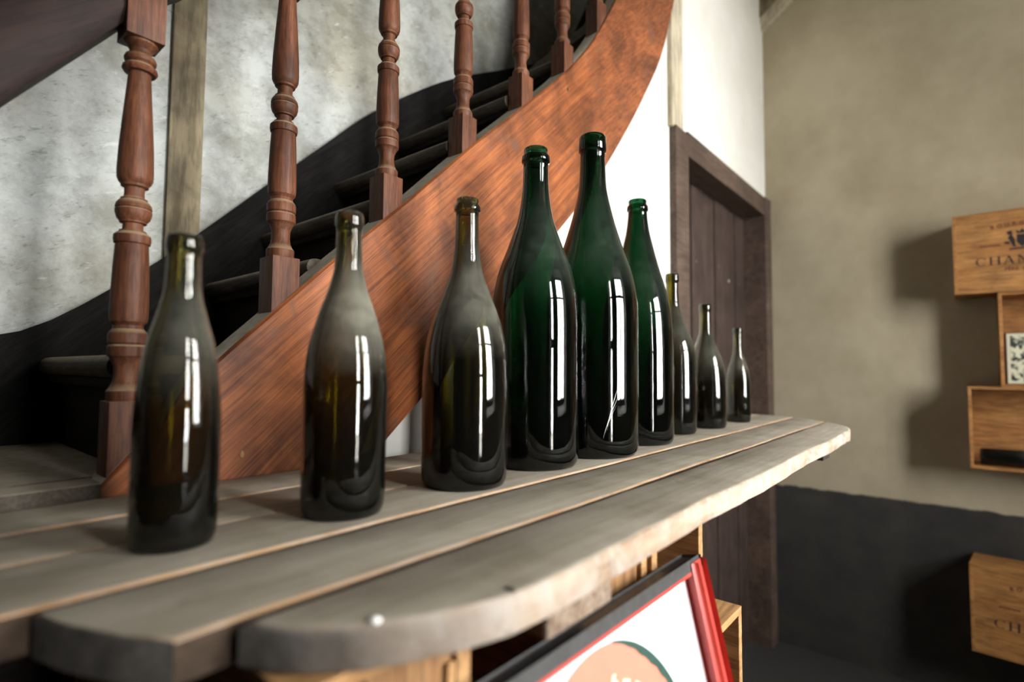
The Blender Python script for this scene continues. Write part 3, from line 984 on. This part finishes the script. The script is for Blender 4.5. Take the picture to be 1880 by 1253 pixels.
def serif_letter(bm, ch, x, w, h):
    T, t, s = .19 * h, .065 * h, .05 * h
    def vb(cx, th, a=0, b=h):
        quad(bm, [(cx - th / 2, a), (cx + th / 2, a), (cx + th / 2, b), (cx - th / 2, b)])
    def sf(cx, y, l=.34 * h):
        quad(bm, [(cx - l / 2, y), (cx + l / 2, y), (cx + l / 2, y + s), (cx - l / 2, y + s)])
    def dg_(xa, ya, xb, yb, th):
        quad(bm, [(xa - th / 2, ya), (xa + th / 2, ya), (xb + th / 2, yb), (xb - th / 2, yb)])
    def ring(a0, a1, n=28):
        cx, cy = x + w / 2, h / 2
        prev = None
        for k in range(n + 1):
            a = a0 + (a1 - a0) * k / n
            th = t + (T - t) * abs(math.cos(a)) ** 1.5
            c, sn = math.cos(a), math.sin(a)
            po = (cx + w / 2 * c, cy + h / 2 * sn)
            pi_ = (cx + (w / 2 - th) * c, cy + (h / 2 - t) * sn)
            if prev:
                quad(bm, [prev[0], po, pi_, prev[1]])
            prev = (po, pi_)
    if ch == 'C':
        ring(math.radians(42), math.radians(318)); vb(x + w * .88, t, h * .70, h * .97)
    elif ch == 'O':
        ring(0, 2 * PI)
    elif ch == 'H':
        for cx in (x + T * .8, x + w - T * .8):
            vb(cx, T); sf(cx, 0); sf(cx, h - s)
        quad(bm, [(x + T, h * .47), (x + w - T, h * .47), (x + w - T, h * .54), (x + T, h * .54)])
    elif ch == 'A':
        dg_(x + w * .12, 0, x + w * .47, h, t * 1.2); dg_(x + w * .86, 0, x + w * .49, h, T)
        quad(bm, [(x + w * .26, h * .32), (x + w * .70, h * .32), (x + w * .70, h * .39), (x + w * .26, h * .39)])
        sf(x + w * .12, 0); sf(x + w * .86, 0)
    elif ch == 'N':
        vb(x + w * .14, t * 1.2); vb(x + w * .86, t * 1.2); dg_(x + w * .82, 0, x + w * .15, h, T)
        sf(x + w * .14, 0); sf(x + w * .10, h - s, .25 * h); sf(x + w * .86, h - s)
    elif ch == 'S':
        n = 22
        prev = None
        for k in range(n + 1):
            u = k / n
            a = math.radians(40 + 230 * u / .5) if u < .5 else math.radians(90 - (u - .5) / .5 * 230)
            cy = h * .74 if u < .5 else h * .26
            c = (x + w / 2 + w * .36 * math.cos(a), cy + h * .22 * math.sin(a))
            th = t + T * .7 * math.exp(-((u - .5) / .18) ** 2)
            nx, ny = math.cos(a), math.sin(a)
            cur = ((c[0] + nx * th / 2, c[1] + ny * th / 2), (c[0] - nx * th / 2, c[1] - ny * th / 2))
            if prev and abs(u - .5) > .03:
                quad(bm, [prev[0], cur[0], cur[1], prev[1]])
            prev = cur

def put(bm, o, ax, ay, name, mt, parent, nrm, th=.0006, local=False):
    """flat lettering (xy) laid on a surface at o with axes ax, ay"""
    o, ax, ay, nrm = Vector(o), Vector(ax), Vector(ay), Vector(nrm)
    for v in bm.verts:
        v.co = o + ax * v.co.x + ay * v.co.y + nrm * th
    return link(name, bm, mt, parent, recalc=False)

def crate_print(e, xf, yl, zb_, w, h):
    """branding on a crate front in the plane x = xf, reading towards -y; yl left edge, zb_ bottom"""
    ax, ay, nr = (0, -1, 0), (0, 0, 1), (-1, 0, 0)
    yc = yl - .230
    bm = bmesh.new()
    word, lw, lh = 'CHANSON', .0370, .036
    gaps = .0080
    tot = len(word) * lw + (len(word) - 1) * gaps
    for k, ch in enumerate(word):
        serif_letter(bm, ch, -tot / 2 + k * (lw + gaps), lw, lh)
    put(bm, (xf, yc, zb_ + h * .335), ax, ay, 'lettering', M['ink'], e, nr)
    # arched place name above the crest
    name = 'BOURGOGNE'
    for k, ch in enumerate(name):
        tm = text_mesh(ch, .022, 1.0, .0008)
        u = (k - 4) * .0235
        an = -u * 1.6
        for v in tm.verts:
            x_, y_ = v.co.x, v.co.y
            v.co.x = u + x_ * math.cos(an) - y_ * math.sin(an)
            v.co.y = -u * u * .8 + x_ * math.sin(an) + y_ * math.cos(an)
        put(tm, (xf, yc, zb_ + h * .80), ax, ay, 'lettering', M['redink'], e, nr)
    put(text_mesh('PÈRE  &  FILS', .019, 1.15, .0006), (xf, yc, zb_ + h * .255), ax, ay, 'lettering', M['redink'], e, nr)
    for sg in (-1, 1):
        bm = bmesh.new()
        for k in range(9):
            u = sg * (.074 + k * .0075)
            quad(bm, [(u - .003, -.004 + .003 * (k % 2)), (u + .0035, -.004), (u + .0035, .003), (u - .003, .004)])
        put(bm, (xf, yc, zb_ + h * .575), ax, ay, 'printed_rule', M['redink'], e, nr)
    # crest: shield with two supporters and a crown
    bm = bmesh.new()
    quad(bm, [(-.018, .030), (-.018, -.004), (0, -.026), (.018, -.004)][:4]); quad(bm, [(-.018, .030), (.018, -.004), (.018, .030)])
    for sg in (-1, 1):
        quad(bm, [(sg * .022, -.024), (sg * .030, -.020), (sg * .046, .020), (sg * .034, .036), (sg * .024, .010)])
        quad(bm, [(sg * .030, .034), (sg * .044, .030), (sg * .050, .044), (sg * .034, .050)])
        quad(bm, [(sg * .040, -.010), (sg * .060, -.004), (sg * .056, .004), (sg * .042, .002)])
    quad(bm, [(-.016, .034), (.016, .034), (.020, .050), (.008, .042), (0, .054), (-.008, .042), (-.020, .050)])
    quad(bm, [(-.045, -.034), (.045, -.034), (.040, -.027), (-.040, -.027)])
    put(bm, (xf, yc, zb_ + h * .60), ax, ay, 'crest', M['ink'], e, nr)

# crates fixed on the taupe wall
FX = 3.135
GW = 'wine crates fixed on the taupe wall'
cw = crate('wine_crate', FX, XR - .001, -.463, .037, 1.852, 2.208, None, 'closed branded wine crate, topmost of the wall crates', GW, M['pinew'])
crate_print(cw, FX + .002, .037, 1.852, .50, .356)
cw2 = crate('wine_crate', FX + .01, XR - .001, -.47, -.108, 1.4425, 1.8515, '-X', 'upright open crate holding a book, just below the topmost branded crate', GW, M['pinew'])
cw3 = crate('wine_crate', FX, XR - .001, -.49, .004, 1.084, 1.442, '-X', 'open crate with a lying bottle, lowest of the three joined wall crates', GW, M['pinew'])
cw4 = crate('wine_crate', FX - .035, XR - .03, -.487, .013, .305, .675, None, 'branded wine crate low on the dark dado in shadow', GW, M['pinew'])
crate_print(cw4, FX - .033, .013, .305, .50, .37)
cw4.rotation_euler = (0, 0, math.radians(-5))

bk = empty('book', (FX + .06, -.23, 1.4545))
tag(bk, 'maroon bound book with a black and cream engraved cover standing in the upright crate', 'book')
link('cover', BX(FX + .035, FX + .055, -.33, -.124, 1.4545, 1.674, bev=.001), M['maroon'], bk)
link('cover_sheet', BX(FX + .033, FX + .035, -.328, -.131, 1.457, 1.672), M['card'], bk)
link('engraving', BX(FX + .0322, FX + .033, -.318, -.142, 1.468, 1.662), M['print'], bk, origin=(FX + .03, -.23, 1.56))
simple_bottle('wine_bottle', (FX + .060, -.030, 1.0965 + .0375), .325, .037, (PI / 2, 0, 0), 'dark bottle lying in the open wall crate', 'bottles stored in the crates', dk)

# ------------------------------------------------------------------ red framed sign leaning on the crates
P0 = Vector((.720, .29, 1.252))
DV = Vector((0, -.226, -.974)).normalized()
NV = Vector((0, -.974, .226)).normalized()
UX = Vector((1, 0, 0))
SH, SW = .7150, .510
sg = empty('framed_sign', (P0.x - SW / 2, P0.y + DV.y * SH, P0.z + DV.z * SH))
tag(sg, 'red framed enamel sign with a salmon disc leaning under the plank table', 'sign')
link('panel', obox(bmesh.new(), P0, UX, DV, NV, -SW + .012, -.012, .006, SH - .010, -.008, -.002), M['enamel'], sg)
autosmooth(link('frame_rail', obox(bmesh.new(), P0, UX, DV, NV, -SW, 0, 0.0, .0078, -.014, .0105, .003), M['blackpaint'], sg), 60)
link('frame_lip', obox(bmesh.new(), P0, UX, DV, NV, -SW + .012, -.012, .0076, .0132, -.012, .0102, .0018), M['red'], sg)
autosmooth(link('frame_rail', obox(bmesh.new(), P0, UX, DV, NV, -.024, .001, .0086, SH, -.016, .012, .007), M['red'], sg), 60)
autosmooth(link('frame_rail', obox(bmesh.new(), P0, UX, DV, NV, -SW - .001, -SW + .024, .0086, SH, -.016, .012, .007), M['red'], sg), 60)
autosmooth(link('frame_rail', obox(bmesh.new(), P0, UX, DV, NV, -SW + .02, -.02, SH - .024, SH, -.016, .012, .007), M['red'], sg), 60)

def on_panel(bm, h):
    for v in bm.verts:
        v.co = P0 + UX * v.co.x - DV * v.co.y + NV * h
    return bm
CX, CY, CR = -.255, -.186, .161
bm = bmesh.new()
bm.faces.new([bm.verts.new((CX + CR * math.cos(2 * PI * k / 72), CY + CR * math.sin(2 * PI * k / 72) * 1.0, 0)) for k in range(72)])
link('painted_disc', on_panel(bm, -.0014), M['salmon'], sg, recalc=False)
bm = bmesh.new()
prev = None
for k in range(61):
    a = math.radians(78 - 150 * k / 60)
    th = .0085 * min(1, k / 10, (60 - k) / 10) * (1 + .12 * math.sin(k * 1.7)) + .0004
    cur = (bm.verts.new((CX + (CR + .001) * math.cos(a), CY + (CR + .001) * math.sin(a), 0)), bm.verts.new((CX + (CR - th) * math.cos(a), CY + (CR - th) * math.sin(a), 0)))
    if prev: bm.faces.new((prev[0], cur[0], cur[1], prev[1]))
    prev = cur
link('painted_outline', on_panel(bm, -.0009), M['green'], sg, recalc=False)
for (ch, deg) in (('É', 10.5), ('E', 21.5), ('R', 33.5)):
    for (dx, mt, h) in ((.0014, 'green', -.0010), (0, 'cream', -.0006)):
        tm = text_mesh(ch, .030, .95, .0018)
        a = math.radians(deg)
        for v in tm.verts:
            x_, y_ = v.co.x + dx, v.co.y - dx + .105
            v.co.x = CX + x_ * math.cos(a) + y_ * math.sin(a)
            v.co.y = CY - x_ * math.sin(a) + y_ * math.cos(a)
        link('lettering', on_panel(tm, h), M[mt], sg, recalc=False)
